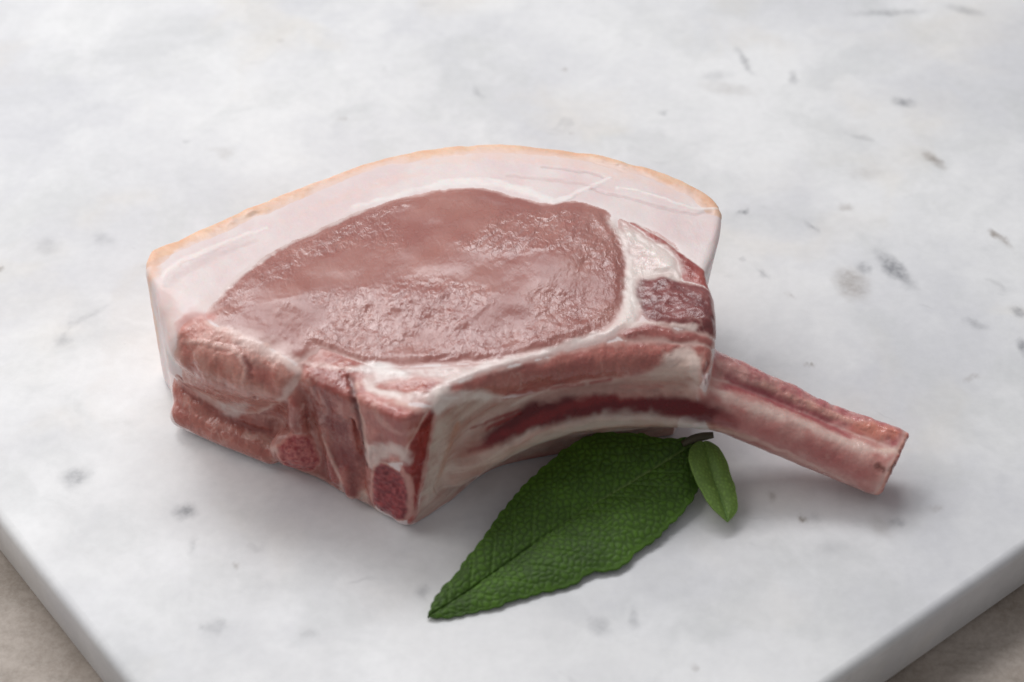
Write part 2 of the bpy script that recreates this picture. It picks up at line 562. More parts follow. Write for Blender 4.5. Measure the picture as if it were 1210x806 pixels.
def body_sdf(P, d2):
    x, y, z = P[:, 0], P[:, 1], P[:, 2]
    # coordinates along the two visible cut walls
    sl = (x - WL0[0]) * WLu[0] + (y - WL0[1]) * WLu[1]
    dl = (x - WL0[0]) * WLn[0] + (y - WL0[1]) * WLn[1]
    sr = (x - WR0[0]) * WRu[0] + (y - WR0[1]) * WRu[1]
    dr = (x - WR0[0]) * WRn[0] + (y - WR0[1]) * WRn[1]
    LL = np.linalg.norm(WL1 - WL0)
    nearL = sstep(-16, -6, dl) * sstep(-6, 2, sl) * (1 - sstep(LL - 4, LL + 4, sl))
    nearR = sstep(-22, -8, dr) * sstep(2, 10, sr)
    inset = np.zeros(len(P))
    # right end leans inwards towards the board
    xr = unproj(800, 300, 34)[0]
    inset += sstep(xr - 4, xr + 14, x) * sstep(-60, 10, y + 0 * x) * (34 - z) * 0.16
    # inner (rib cavity) wall: hollow under the rib
    inset += nearR * (4.2 + 3.0 * sstep(46, 62, sr)) * (1 - sstep(2, 15, z)) * sstep(8, 24, sr)
    # left cut wall: middle is hollowed between the drooping muscle, the flap and the chine
    hollow = np.exp(-((sl - 30) / 15.0) ** 2) * np.exp(-((z - 12) / 9.0) ** 2)
    inset += nearL * 2.6 * hollow
    # lower layer steps back under the drooping muscle on the left corner
    inset += nearL * (1 - sstep(14, 24, sl)) * 1.6 * sstep(8, 11, z) * (1 - sstep(12, 16, z))
    dd = d2 + inset
    # top height
    zt = np.full(len(P), ZT)
    zt -= 5.0 * sstep(-13, 1, dr) * sstep(22, 40, sr)            # falls away above the rib
    zt -= 2.0 * sstep(-8, 1, dr) * (1 - sstep(22, 40, sr)) * sstep(0, 8, sr)
    zt -= 1.2 * sstep(-8, 0, dl) * (1 - sstep(24, 34, sl)) * sstep(-8, 2, sl)   # drooping muscle, left
    zt -= 1.2 * np.exp(-((sl - 37) / 6.0) ** 2) * sstep(-8, -1, dl)
    zt += 0.5 * np.sin(x / 14.0 + 1.0) + 0.4 * np.cos(y / 11.0 - x / 30.0)
    # fat cap sits a little lower along the rind
    r = 1.6 + 2.6 * nearL * (1 - sstep(26, 34, sl)) + 1.0 * nearR
    q0, q1 = dd + r, z - zt + r
    body = np.minimum(np.maximum(q0, q1), 0) + np.sqrt(np.maximum(q0, 0) ** 2 + np.maximum(q1, 0) ** 2) - r
    # bottom, softly eased
    body = smax(body, 0.0 - z, 1.2)
    # rib and the strip of trimmed meat along it, sawn off at the end
    # only evaluated where they can matter
    near = (y < rib_c[:, 1].max() + 26) & (x > rib_c[0, 0] - 12)
    idx = np.nonzero(near)[0]
    Pn = P[idx]
    rib = np.full(len(P), 40.0)
    stp = np.full(len(P), 40.0)
    if len(idx):
        rb = chain_dist(Pn, rib_c, rib_r)
        sp = chain_dist(Pn, str_c, str_r)
        cut = (Pn - TIP) @ tip_n
        both = smin(rb, sp, 1.4)
        both = smax(both, cut, 0.9)
        rib[idx] = both
    body = smin(body, rib, 1.8)

    # --- pieces on the cut walls
    def pt(px, py, z_):
        return unproj(px, py, z_)

    def add(b, d, k):
        return smin(b, d, k)

    sel = np.nonzero((np.abs(dl) < 22) & (sl > -12) & (sl < LL + 14))[0]
    if len(sel):
        Q = P[sel]
        b = body[sel]
        # drooping muscle
        b = add(b, chain_dist(Q, U([(226, 410, 27.5), (258, 420, 27), (300, 436, 26.5), (332, 448, 26.5)]), [4.4, 6.2, 6.2, 4.4]), 5.5)
        # chine block
        b = add(b, chain_dist(Q, U([(440, 478, 28), (448, 520, 19), (462, 582, 5)]), [3.6, 4.2, 4.4]), 2.2)
        b = add(b, chain_dist(Q, U([(488, 520, 22), (482, 560, 13), (478, 606, 4)]), [2.0, 2.4, 2.2]), 3.0)
        # rounded bone end standing out of the wall
        b = add(b, ellip(Q, pt(349, 533, 8.0) + np.array([0.6, 1.2, 0]), np.array([6.4, 4.0, 5.4])), 2.6)
        # lower flap
        b = add(b, chain_dist(Q, U([(216, 490, 4), (260, 508, 4), (320, 535, 3.5)]), [3.0, 3.2, 2.6]), 1.6)
        # tendon folds in the hollow
        for pts, rr in (([(372, 448, 30), (380, 470, 24), (388, 500, 16), (402, 560, 5)], 2.0),
                        ([(398, 450, 30), (402, 480, 22), (410, 530, 12), (418, 575, 4)], 2.0),
                        ([(352, 470, 25), (352, 495, 18), (358, 512, 12)], 2.0)):
            b = add(b, chain_dist(Q, U(pts) + np.array([0, -1.0, 0]), [rr] * len(pts)), 1.1)
        # deep cleft beside the chine
        cl = chain_dist(Q, U([(419, 466, 30), (422, 485, 26), (428, 520, 18), (432, 556, 9)]) + np.array([0, -1.8, 0]), [0.5, 0.9, 1.2, 0.8])
        b = smax(b, -cl, 1.2)
        cl2 = chain_dist(Q, U([(212, 456, 12), (260, 478, 11), (330, 505, 10)]) + np.array([0, -2.5, 0]), [1.4, 1.6, 1.0])
        b = smax(b, -cl2, 1.4)
        body[sel] = b
    return body


def d2_at(P):
    fx = np.clip((P[:, 0] - lo[0]) / H, 0, NX - 1.001)
    fy = np.clip((P[:, 1] - lo[1]) / H, 0, NY - 1.001)
    ix, iy = fx.astype(int), fy.astype(int)
    fx, fy = fx - ix, fy - iy
    return (D2[ix, iy] * (1 - fx) * (1 - fy) + D2[ix + 1, iy] * fx * (1 - fy)
            + D2[ix, iy + 1] * (1 - fx) * fy + D2[ix + 1, iy + 1] * fx * fy)


def volume():
    S = np.empty((NX, NY, NZ), np.float32)
    step = 40
    for i0 in range(0, NX, step):
        i1 = min(NX, i0 + step)
        X, Y, Z = np.meshgrid(gx[i0:i1], gy, gz, indexing='ij')
        P = np.stack([X.ravel(), Y.ravel(), Z.ravel()], 1)
        d = np.repeat(D2[i0:i1].ravel(), NZ)
        S[i0:i1] = body_sdf(P, d).reshape(i1 - i0, NY, NZ)
    return S


def surface_nets(S):
    nx, ny, nz = S.shape
    ins = S < 0
    c = np.zeros((nx - 1, ny - 1, nz - 1), np.int8)
    for dx in (0, 1):
        for dy in (0, 1):
            for dz in (0, 1):
                c += ins[dx:nx - 1 + dx, dy:ny - 1 + dy, dz:nz - 1 + dz]
    act = (c > 0) & (c < 8)
    ci = np.argwhere(act)
    vid = np.full(act.shape, -1, np.int32)
    vid[act] = np.arange(len(ci))
    acc = np.zeros((len(ci), 3))
    cnt = np.zeros(len(ci))
    cor = [(a, b, d) for a in (0, 1) for b in (0, 1) for d in (0, 1)]
    for i, A in enumerate(cor):
        for B in cor[i + 1:]:
            if sum(abs(p - q) for p, q in zip(A, B)) != 1:
                continue
            a = S[ci[:, 0] + A[0], ci[:, 1] + A[1], ci[:, 2] + A[2]]
            b = S[ci[:, 0] + B[0], ci[:, 1] + B[1], ci[:, 2] + B[2]]
            m = (a < 0) != (b < 0)
            t = np.where(m, a / np.where(m, a - b, 1), 0)
            p = np.array(A) + t[:, None] * (np.array(B) - np.array(A))
            acc += np.where(m[:, None], p, 0)
            cnt += m
    V = lo + H * (ci + acc / cnt[:, None])
    quads = []
    for ax in range(3):
        sl0 = [slice(None)] * 3
        sl1 = [slice(None)] * 3
        sl0[ax] = slice(0, -1)
        sl1[ax] = slice(1, None)
        a, b = ins[tuple(sl0)], ins[tuple(sl1)]
        e = np.argwhere(a != b)
        o1, o2 = (ax + 1) % 3, (ax + 2) % 3
        ok = (e[:, o1] > 0) & (e[:, o2] > 0) & (e[:, o1] < S.shape[o1] - 1) & (e[:, o2] < S.shape[o2] - 1)
        e = e[ok]
        fl = a[tuple(e.T)]
        def at(d1, d2_):
            q = e.copy()
            q[:, o1] += d1
            q[:, o2] += d2_
            return vid[tuple(q.T)]
        Q = np.stack([at(-1, -1), at(0, -1), at(0, 0), at(-1, 0)], 1)
        Q[~fl] = Q[~fl][:, ::-1]
        quads.append(Q)
    return V, np.concatenate(quads)


def subdivide(V, F):
    n = len(V)
    E = np.concatenate([np.sort(F[:, [i, (i + 1) % 4]], 1) for i in range(4)])
    key = E[:, 0].astype(np.int64) * n + E[:, 1]
    uq, first, inv = np.unique(key, return_index=True, return_inverse=True)
    EV = V[E[first]].mean(1)
    FV = V[F].mean(1)
    m = len(F)
    em = inv.reshape(4, m) + n
    fc = np.arange(m) + n + len(uq)
    W = np.concatenate([V, EV, FV])
    G = np.concatenate([np.stack([F[:, i], em[i], fc, em[i - 1]], 1) for i in range(4)])
    return W, G


def laplace(V, F, it, lam=0.5):
    n = len(V)
    for _ in range(it):
        acc = np.zeros_like(V)
        cnt = np.zeros(n)
        for i in range(4):
            a, b = F[:, i], F[:, (i + 1) % 4]
            for k in range(3):
                acc[:, k] += np.bincount(a, V[b, k], n)
            cnt += np.bincount(a, minlength=n)
        V = V * (1 - lam) + lam * acc / np.maximum(cnt, 1)[:, None]
    return V


def normals(V, F):
    fn = np.cross(V[F[:, 2]] - V[F[:, 0]], V[F[:, 3]] - V[F[:, 1]])
    N = np.zeros_like(V)
    for i in range(4):
        for k in range(3):
            N[:, k] += np.bincount(F[:, i], fn[:, k], len(V))
    return N / (np.linalg.norm(N, axis=1)[:, None] + 1e-12)


V, F = surface_nets(volume())
V = laplace(V, F, 2)
V, F = subdivide(V, F)
V = laplace(V, F, 3)
N = normals(V, F)
print('chop verts', len(V), 'quads', len(F), 'upward top normal', N[np.argmax(V[:, 2]), 2])

# --- pick: the point of the modelled surface seen through a photo pixel
vx, vy, vdep = proj(V)
_front = np.nonzero(((CAM - V) * N).sum(1) > 0)[0]
CELL = 2.0
_gw, _gh = int(PW / CELL) + 2, int(PH / CELL) + 2
_buf = np.full(_gw * _gh, -1, np.int64)
_k = (np.clip(vx[_front] / CELL, 0, _gw - 1).astype(int) + _gw * np.clip(vy[_front] / CELL, 0, _gh - 1).astype(int))
_ord = np.argsort(-vdep[_front])
_buf[_k[_ord]] = _front[_ord]


def pick(px, py):
    cx, cy = int(px / CELL), int(py / CELL)
    for r in range(0, 14):
        best, bd = -1, 1e9
        for i in range(cx - r, cx + r + 1):
            for j in range(cy - r, cy + r + 1):
                if 0 <= i < _gw and 0 <= j < _gh:
                    q = _buf[i + _gw * j]
                    if q >= 0:
                        d = (vx[q] - px) ** 2 + (vy[q] - py) ** 2
                        if d < bd:
                            best, bd = q, d
        if best >= 0:
            return V[best]
    return unproj(px, py, 20)


# ------------------------------------------------------------------ naming and colouring the parts
def region(px_poly, grow=0.0, smooth=4, nmin=0.05, reach=14.0):
    """signed distance of every vertex to an outline lying on the modelled surface"""
    pts = np.array([pick(*p) for p in px_poly])
    c = pts.mean(0)
    rad = np.linalg.norm(pts - c, axis=1).max() + 10
    # mean normal of what lies around those points
    idx = np.nonzero(((V - c) ** 2).sum(1) < rad * rad)[0]
    nn = np.zeros(3)
    for p in pts:
        k = idx[np.argmin(((V[idx] - p) ** 2).sum(1))]
        nn += N0[k]
    # plane through the points, oriented like the surface
    u_, s_, vt = np.linalg.svd(pts - c)
    pn = vt[2] * np.sign(vt[2] @ nn)
    nn = nn / np.linalg.norm(nn)
    pn = pn + 0.8 * nn
    pn /= np.linalg.norm(pn)
    a = np.cross(pn, [0.0, 0.0, 1.0])
    if np.linalg.norm(a) < 0.2:
        a = np.array([1.0, 0, 0]) - pn * pn[0]
    a /= np.linalg.norm(a)
    b = np.cross(pn, a)
    q = np.stack([(pts - c) @ a, (pts - c) @ b], 1)
    q = catmull(q, smooth, closed=True)
    out = np.full(len(V), 50.0)
    R = V[idx] - c
    off = np.abs(R @ pn)
    tol = np.abs((pts - c) @ pn).max() + 3.2
    ok = (N0[idx] @ pn > nmin) & (off < tol + 6)
    idx = idx[ok]
    R = R[ok]
    far = np.maximum(off[ok] - tol, 0)
    w1 = 0.45 * vnoise(V[idx], 3.2, 41) + 0.25 * vnoise(V[idx], 1.3, 42)
    sd = poly_sd(R @ a, R @ b, q) + w1 - grow
    out[idx] = np.where(far > 0, np.hypot(np.maximum(sd, 0), far * 2.0), sd)
    return out


N0 = N.copy()
n_v = len(V)
dl_ = (V[:, 0] - WL0[0]) * WLn[0] + (V[:, 1] - WL0[1]) * WLn[1]
rib_d = chain_dist(V, rib_c, rib_r)
str_d = chain_dist(V, str_c, str_r)
back = catmull(U(OUTLINE[:18])[:, :2], 4)
bd = np.full(n_v, 99.0)
for i in range(len(back) - 1):
    e = back[i + 1] - back[i]
    r_ = V[:, :2] - back[i]
    t = np.clip((r_ @ e) / (e @ e), 0, 1)
    bd = np.minimum(bd, np.linalg.norm(r_ - t[:, None] * e, axis=1))
wall_left = U([(177, 300, 34), (184, 425, 0)])[:, :2]

FAT = np.array(lin(226, 208, 205))
FATW = np.array(lin(233, 223, 219))
parts = []


def part(name, sd, colA, colB, nsc=6.0, edge=1.2, edge_col=None, rough=0.34, bump=0.5, sss=0.5, puff=0.0, label=None):
    parts.append(dict(name=name, sd=sd, A=np.array(lin(*colA)), B=np.array(lin(*colB)), nsc=nsc, edge=edge,
                      ec=np.array(lin(*edge_col)) if edge_col else FATW, rough=rough, bump=bump, sss=sss, puff=puff, label=label))


part('fat_cap', np.full(n_v, -30.0), (228, 208, 207), (232, 218, 216), nsc=7, edge=0, rough=0.44, bump=0.20, sss=0.75)
part('rind', bd - 4.4 + 0.6 * vnoise(V, 6.0, 4) + 0.25 * vnoise(V, 2.0, 5), (237, 200, 172), (231, 183, 152), nsc=5, edge=2.6, edge_col=(232, 206, 198), rough=0.42, bump=0.35, sss=0.5)
part('fat_seam', region([(728, 258), (745, 262), (775, 272), (800, 290), (812, 315), (800, 330), (762, 334), (756, 372), (738, 392), (700, 408), (640, 424),
                         (575, 440), (525, 458), (512, 478), (470, 470), (430, 458), (415, 446), (418, 432), (480, 432), (560, 426), (640, 410), (705, 392), (732, 362), (738, 320), (732, 285)]),
     (216, 190, 185), (228, 208, 203), nsc=3, edge=0.9, edge_col=(200, 158, 152), rough=0.3, bump=0.55, sss=0.6, puff=0.15)
part('loin_muscle', region([(246, 374), (258, 352), (288, 322), (330, 295), (370, 275), (402, 261), (440, 245), (480, 232), (520, 224), (560, 222), (600, 231),
                            (640, 240), (665, 239), (692, 241), (714, 251), (729, 272), (738, 300), (741, 335), (734, 362), (716, 384), (688, 399), (640, 413), (590, 424),
                            (540, 428), (480, 431), (430, 432), (388, 432), (352, 424), (318, 408), (280, 392)], grow=0.5),
     (174, 121, 112), (160, 103, 96), nsc=14, edge=1.0, edge_col=(214, 180, 174), rough=0.27, bump=1.0, sss=0.35, puff=0.5, label='pale pink round loin muscle')
part('cap_muscle', region([(744, 263), (775, 276), (805, 296), (831, 320), (838, 345), (818, 345), (806, 322), (796, 302), (772, 284)], nmin=-0.2, grow=0.4),
     (172, 92, 84), (150, 72, 68), nsc=5, edge=0.25, rough=0.3, bump=0.6, sss=0.35, puff=0.1)
part('side_muscle', region([(752, 330), (790, 323), (806, 332), (842, 342), (850, 380), (842, 398), (800, 386), (766, 378), (752, 356)], nmin=-0.3),
     (140, 78, 76), (118, 62, 62), nsc=5, edge=0.7, edge_col=(190, 150, 144), rough=0.3, bump=0.7, sss=0.3, puff=0.5, label='dark red muscle beside the loin')
part('side_muscle', region([(728, 393), (762, 381), (800, 388), (842, 400), (838, 412), (800, 408), (745, 404)], nmin=-0.2),
     (168, 102, 96), (150, 86, 82), nsc=4, edge=0.6, edge_col=(205, 170, 162), rough=0.3, bump=0.7, sss=0.35, puff=0.3)
part('rib_muscle', region([(440, 463), (470, 452), (510, 452), (530, 458), (575, 444), (640, 428), (700, 413), (745, 406), (800, 410), (836, 414), (834, 436), (822, 430), (795, 424), (770, 438),
                           (720, 446), (660, 456), (600, 462), (575, 470), (520, 463), (470, 470)], nmin=-0.2, grow=1.0),
     (186, 118, 108), (166, 96, 90), nsc=5, edge=0.8, edge_col=(215, 180, 172), rough=0.3, bump=0.9, sss=0.4, puff=0.35)
part('membrane', region([(516, 482), (522, 470), (560, 466), (600, 470), (660, 458), (720, 448), (770, 440), (812, 414), (824, 432), (826, 452), (822, 486), (800, 500), (800, 516),
                         (740, 526), (690, 536), (640, 548), (600, 560), (560, 575), (520, 598), (490, 619), (497, 585), (505, 530)], nmin=-0.5, reach=24),
     (206, 178, 166), (188, 152, 140), nsc=5, edge=0.8, edge_col=(192, 142, 134), rough=0.33, bump=0.5, sss=0.5)
part('hollow_muscle', region([(212, 450), (260, 478), (330, 470), (350, 446), (372, 440), (416, 442), (421, 480), (430, 540), (440, 560), (434, 597), (400, 582), (370, 566), (320, 544), (270, 526), (225, 505), (209, 490)], nmin=-0.5, grow=1.8),
     (184, 116, 105), (152, 80, 74), nsc=4, edge=0.5, edge_col=(200, 150, 142), rough=0.28, bump=0.8, sss=0.35)
part('flank_muscle', region([(214, 380), (240, 374), (272, 390), (305, 404), (335, 420), (352, 438), (350, 452), (332, 474), (305, 488), (268, 484), (236, 464), (214, 446), (207, 410)], nmin=-0.3),
     (206, 150, 138), (190, 122, 110), nsc=3, edge=0.6, edge_col=(222, 190, 180), rough=0.28, bump=0.9, sss=0.4, puff=0.3)
part('lower_flap', region([(207, 452), (236, 470), (268, 490), (305, 494), (330, 500), (322, 520), (318, 545), (285, 534), (245, 518), (208, 496)], nmin=-0.4, grow=0.9),
     (186, 120, 108), (162, 94, 85), nsc=5, edge=0.8, edge_col=(188, 130, 120), rough=0.3, bump=0.8, sss=0.4)
part('chine_muscle', region([(418, 452), (445, 466), (480, 476), (514, 480), (508, 495), (497, 520), (480, 545), (455, 548), (438, 555), (428, 520), (421, 480)], nmin=-0.4),
     (196, 130, 120), (172, 98, 92), nsc=4, edge=0.7, edge_col=(214, 176, 166), rough=0.3, bump=0.8, sss=0.4)
part('chine_muscle', region([(514, 484), (506, 540), (496, 590), (484, 620), (478, 604), (478, 570), (472, 545), (486, 520), (500, 496)], nmin=-0.4),
     (160, 58, 54), (128, 34, 36), nsc=3, edge=0.6, edge_col=(190, 110, 104), rough=0.26, bump=0.5, sss=0.3, label='deep red muscle at the corner')
part('chine_bone', region([(442, 552), (458, 552), (474, 566), (481, 590), (482, 608), (468, 612), (448, 602), (440, 590)], nmin=-0.6, grow=0.7),
     (168, 70, 72), (120, 26, 38), nsc=0.7, edge=1.0, edge_col=(206, 150, 138), rough=0.38, bump=1.0, sss=0.3, label='sawn bone end with red spongy marrow')
part('feather_bone', region([(322, 526), (334, 516), (352, 512), (370, 522), (377, 540), (368, 556), (348, 557), (330, 547)], nmin=-0.6),
     (196, 112, 106), (152, 48, 54), nsc=0.7, edge=0.8, edge_col=(204, 140, 128), rough=0.38, bump=1.0, sss=0.3, label='small rounded bone end with red marrow')
tipx = unproj(832, 480, 17)[0] - 0.35 * (V[:, 2] - 17)
part('rib_bone', np.maximum(np.minimum(rib_d, str_d) - 1.6, tipx - V[:, 0]), (204, 156, 148), (188, 124, 118), nsc=4, edge=0.8, edge_col=(214, 176, 168), rough=0.3, bump=0.6, sss=0.4)
part('rib_meat', np.maximum(np.maximum(str_d - rib_d + 0.3 * vnoise(V, 2, 3), str_d - 1.6), tipx - 3 - V[:, 0]), (206, 148, 142), (184, 108, 110), nsc=2.5, edge=0.6, edge_col=(214, 176, 168), rough=0.28, bump=0.8, sss=0.4)
endc = np.maximum(-(((V - TIP) @ tip_n) + 0.9), np.minimum(rib_d, str_d) - 1.6)
part('sawn_end', np.where((V[:, 0] > TIP[0] - 12), -((V - TIP) @ tip_n) - 1.0 + 0.3 * vnoise(V, 2, 8), 50.0), (202, 122, 112), (176, 84, 76), nsc=1.6, edge=0.8, edge_col=(220, 170, 156), rough=0.36, bump=1.0, sss=0.3)

lab = np.zeros(n_v, int)
for i, p in enumerate(parts):
    lab[p['sd'] < 0] = i
edge = np.full(n_v, 30.0)
for i, p in enumerate(parts):
    mL = lab == i
    edge[mL] = np.minimum(edge[mL], -p['sd'][mL])
    lower = lab < i
    edge[lower] = np.minimum(edge[lower], p['sd'][lower])
edge = np.maximum(edge, 0)

col = np.zeros((n_v, 3))
rough = np.zeros(n_v)
bump = np.zeros(n_v)
sss = np.zeros(n_v)
disp = np.zeros(n_v)
nb1 = fbm(V, 1.3, 61, 3)
nlow = fbm(V, 7.0, 62, 2)
nlow2 = fbm(V, 9.0, 63, 2)
for i, p in enumerate(parts):
    k = lab == i
    if not k.any():
        print('EMPTY PART', i, p['name'])
        continue
    f = sstep(-0.55, 0.55, fbm(V[k], p['nsc'], 100 + i, 3))[:, None]
    c = p['A'] * (1 - f) + p['B'] * f
    if p['edge'] > 0:
        ew = p['edge'] * (0.9 + 0.9 * nlow[k])
        w = (1 - sstep(-0.1 * ew, ew * 1.25 + 0.15, edge[k] + 0.45 * p['edge'] * nb1[k]))[:, None] * (0.55 + 0.45 * sstep(-0.5, 0.3, nlow2[k]))[:, None]
        c = c * (1 - w) + p['ec'] * w
    col[k] = c
    rough[k], bump[k], sss[k] = p['rough'], p['bump'], p['sss']
    if 'muscle' in p['name'] or 'flap' in p['name'] or 'meat' in p['name']:
        loin = p['name'] == 'loin_muscle'
        rid = 1 - np.abs(fbm(V[k], (4.5, 4.5, 4.5) if loin else (2.2, 2.6, 4.2), 140 + i, 3)) * 5.0
        am = (0.05 if loin else 0.34) * sstep(0.3, 1.0, rid) * sstep(-0.2, 0.6, fbm(V[k], 6.0, 150 + i, 2))
        col[k] = col[k] * (1 - am[:, None]) + np.array(lin(226, 190, 180)) * am[:, None]
        fib = fbm(V[k], (0.9, 0.9, 5.0), 160 + i, 2)
        col[k] *= (1 + (0.03 if loin else 0.12) * fib)[:, None]
        if not loin:
            disp[k] += 0.10 * fib * sstep(0.2, 1.5, edge[k])
    disp[k] += p['puff'] * sstep(0.2, 3.5, edge[k]) - 0.04 * (1 - sstep(0, 0.7, edge[k]))
kmem = np.nonzero(lab == [i for i, p in enumerate(parts) if p['name'] == 'membrane'][0])[0]
srm = (V[kmem, 0] - WR0[0]) * WRu[0] + (V[kmem, 1] - WR0[1]) * WRu[1]
arc = V[kmem, 2] - 10.0 * sstep(0, 38, srm)
Qm = np.stack([srm, arc, 0 * arc], 1)
st = fbm(Qm, (14.0, 1.5, 5.0), 180, 3)
f_ = (0.55 * sstep(0.0, 0.6, st))[:, None]
col[kmem] = col[kmem] * (1 - f_) + np.array(lin(184, 128, 116)) * f_
f_ = (0.5 * sstep(0.05, 0.6, -st))[:, None]
col[kmem] = col[kmem] * (1 - f_) + np.array(lin(224, 208, 196)) * f_
disp[kmem] += 0.18 * st
sss *= sstep(0.4, 3.0, edge)
bump *= 0.35 + 0.65 * sstep(0.0, 1.6, edge)
wr = sstep(-0.22, 0.38, fbm(V * np.array([1, 1.5, 1]), 17.0, 304, 2))
iL = [i for i, p in enumerate(parts) if p['name'] == 'loin_muscle'][0]
bump = np.where(lab == iL, bump * (0.30 + 0.75 * wr), bump)


def stroke(px, width, rgb, op=0.8, h=0.0, brk=0.0, soft=0.5, rg=None, bsc=2.0, full=False):
    """a streak lying on the surface: colour, relief and wetness along a line"""
    pts = catmull(np.array([pick(*p) for p in px]), 3)
    wd = np.interp(np.linspace(0, 1, len(pts)), np.linspace(0, 1, len(width)), width) if isinstance(width, (list, tuple)) else np.full(len(pts), width)
    bb0, bb1 = pts.min(0) - 6, pts.max(0) + 6
    idx = np.nonzero(((V > bb0) & (V < bb1)).all(1))[0]
    P = V[idx] + np.stack([0.35 * vnoise(V[idx], 2.2, s_) for s_ in (71, 72, 73)], 1)
    wmean = float(np.mean(wd))
    q = 0.3 if full else 1.0
    d = chain_dist(P, pts, wd) - q * wmean * (0.35 * vnoise(V[idx], 3.0, 77) + 0.30 * vnoise(V[idx], 1.1, 78))
    f = 1 - sstep(-0.8 * wmean, 0.75 * wmean + 0.1, d)
    if brk > 0:
        f = f * sstep(brk - 0.5, brk + 0.25, 0.5 + 0.9 * fbm(V[idx], bsc, int(px[0][0]) % 97))
    if full:
        f = 1 - sstep(-0.55 * wmean, 0.25 * wmean, d)
    fo = (f * op * (1.0 if full else 0.75) + 0 * f)[:, None] if full else (f * op * (0.75 + 0.25 * sstep(-0.5, 0.4, fbm(V[idx], 3.0, 79, 2))))[:, None]
    col[idx] = col[idx] * (1 - fo) + np.array(lin(*rgb)) * fo
    disp[idx] += (0.35 if h > 0 else 0.8) * h * f
    if rg is not None:
        rough[idx] = rough[idx] * (1 - f) + rg * f


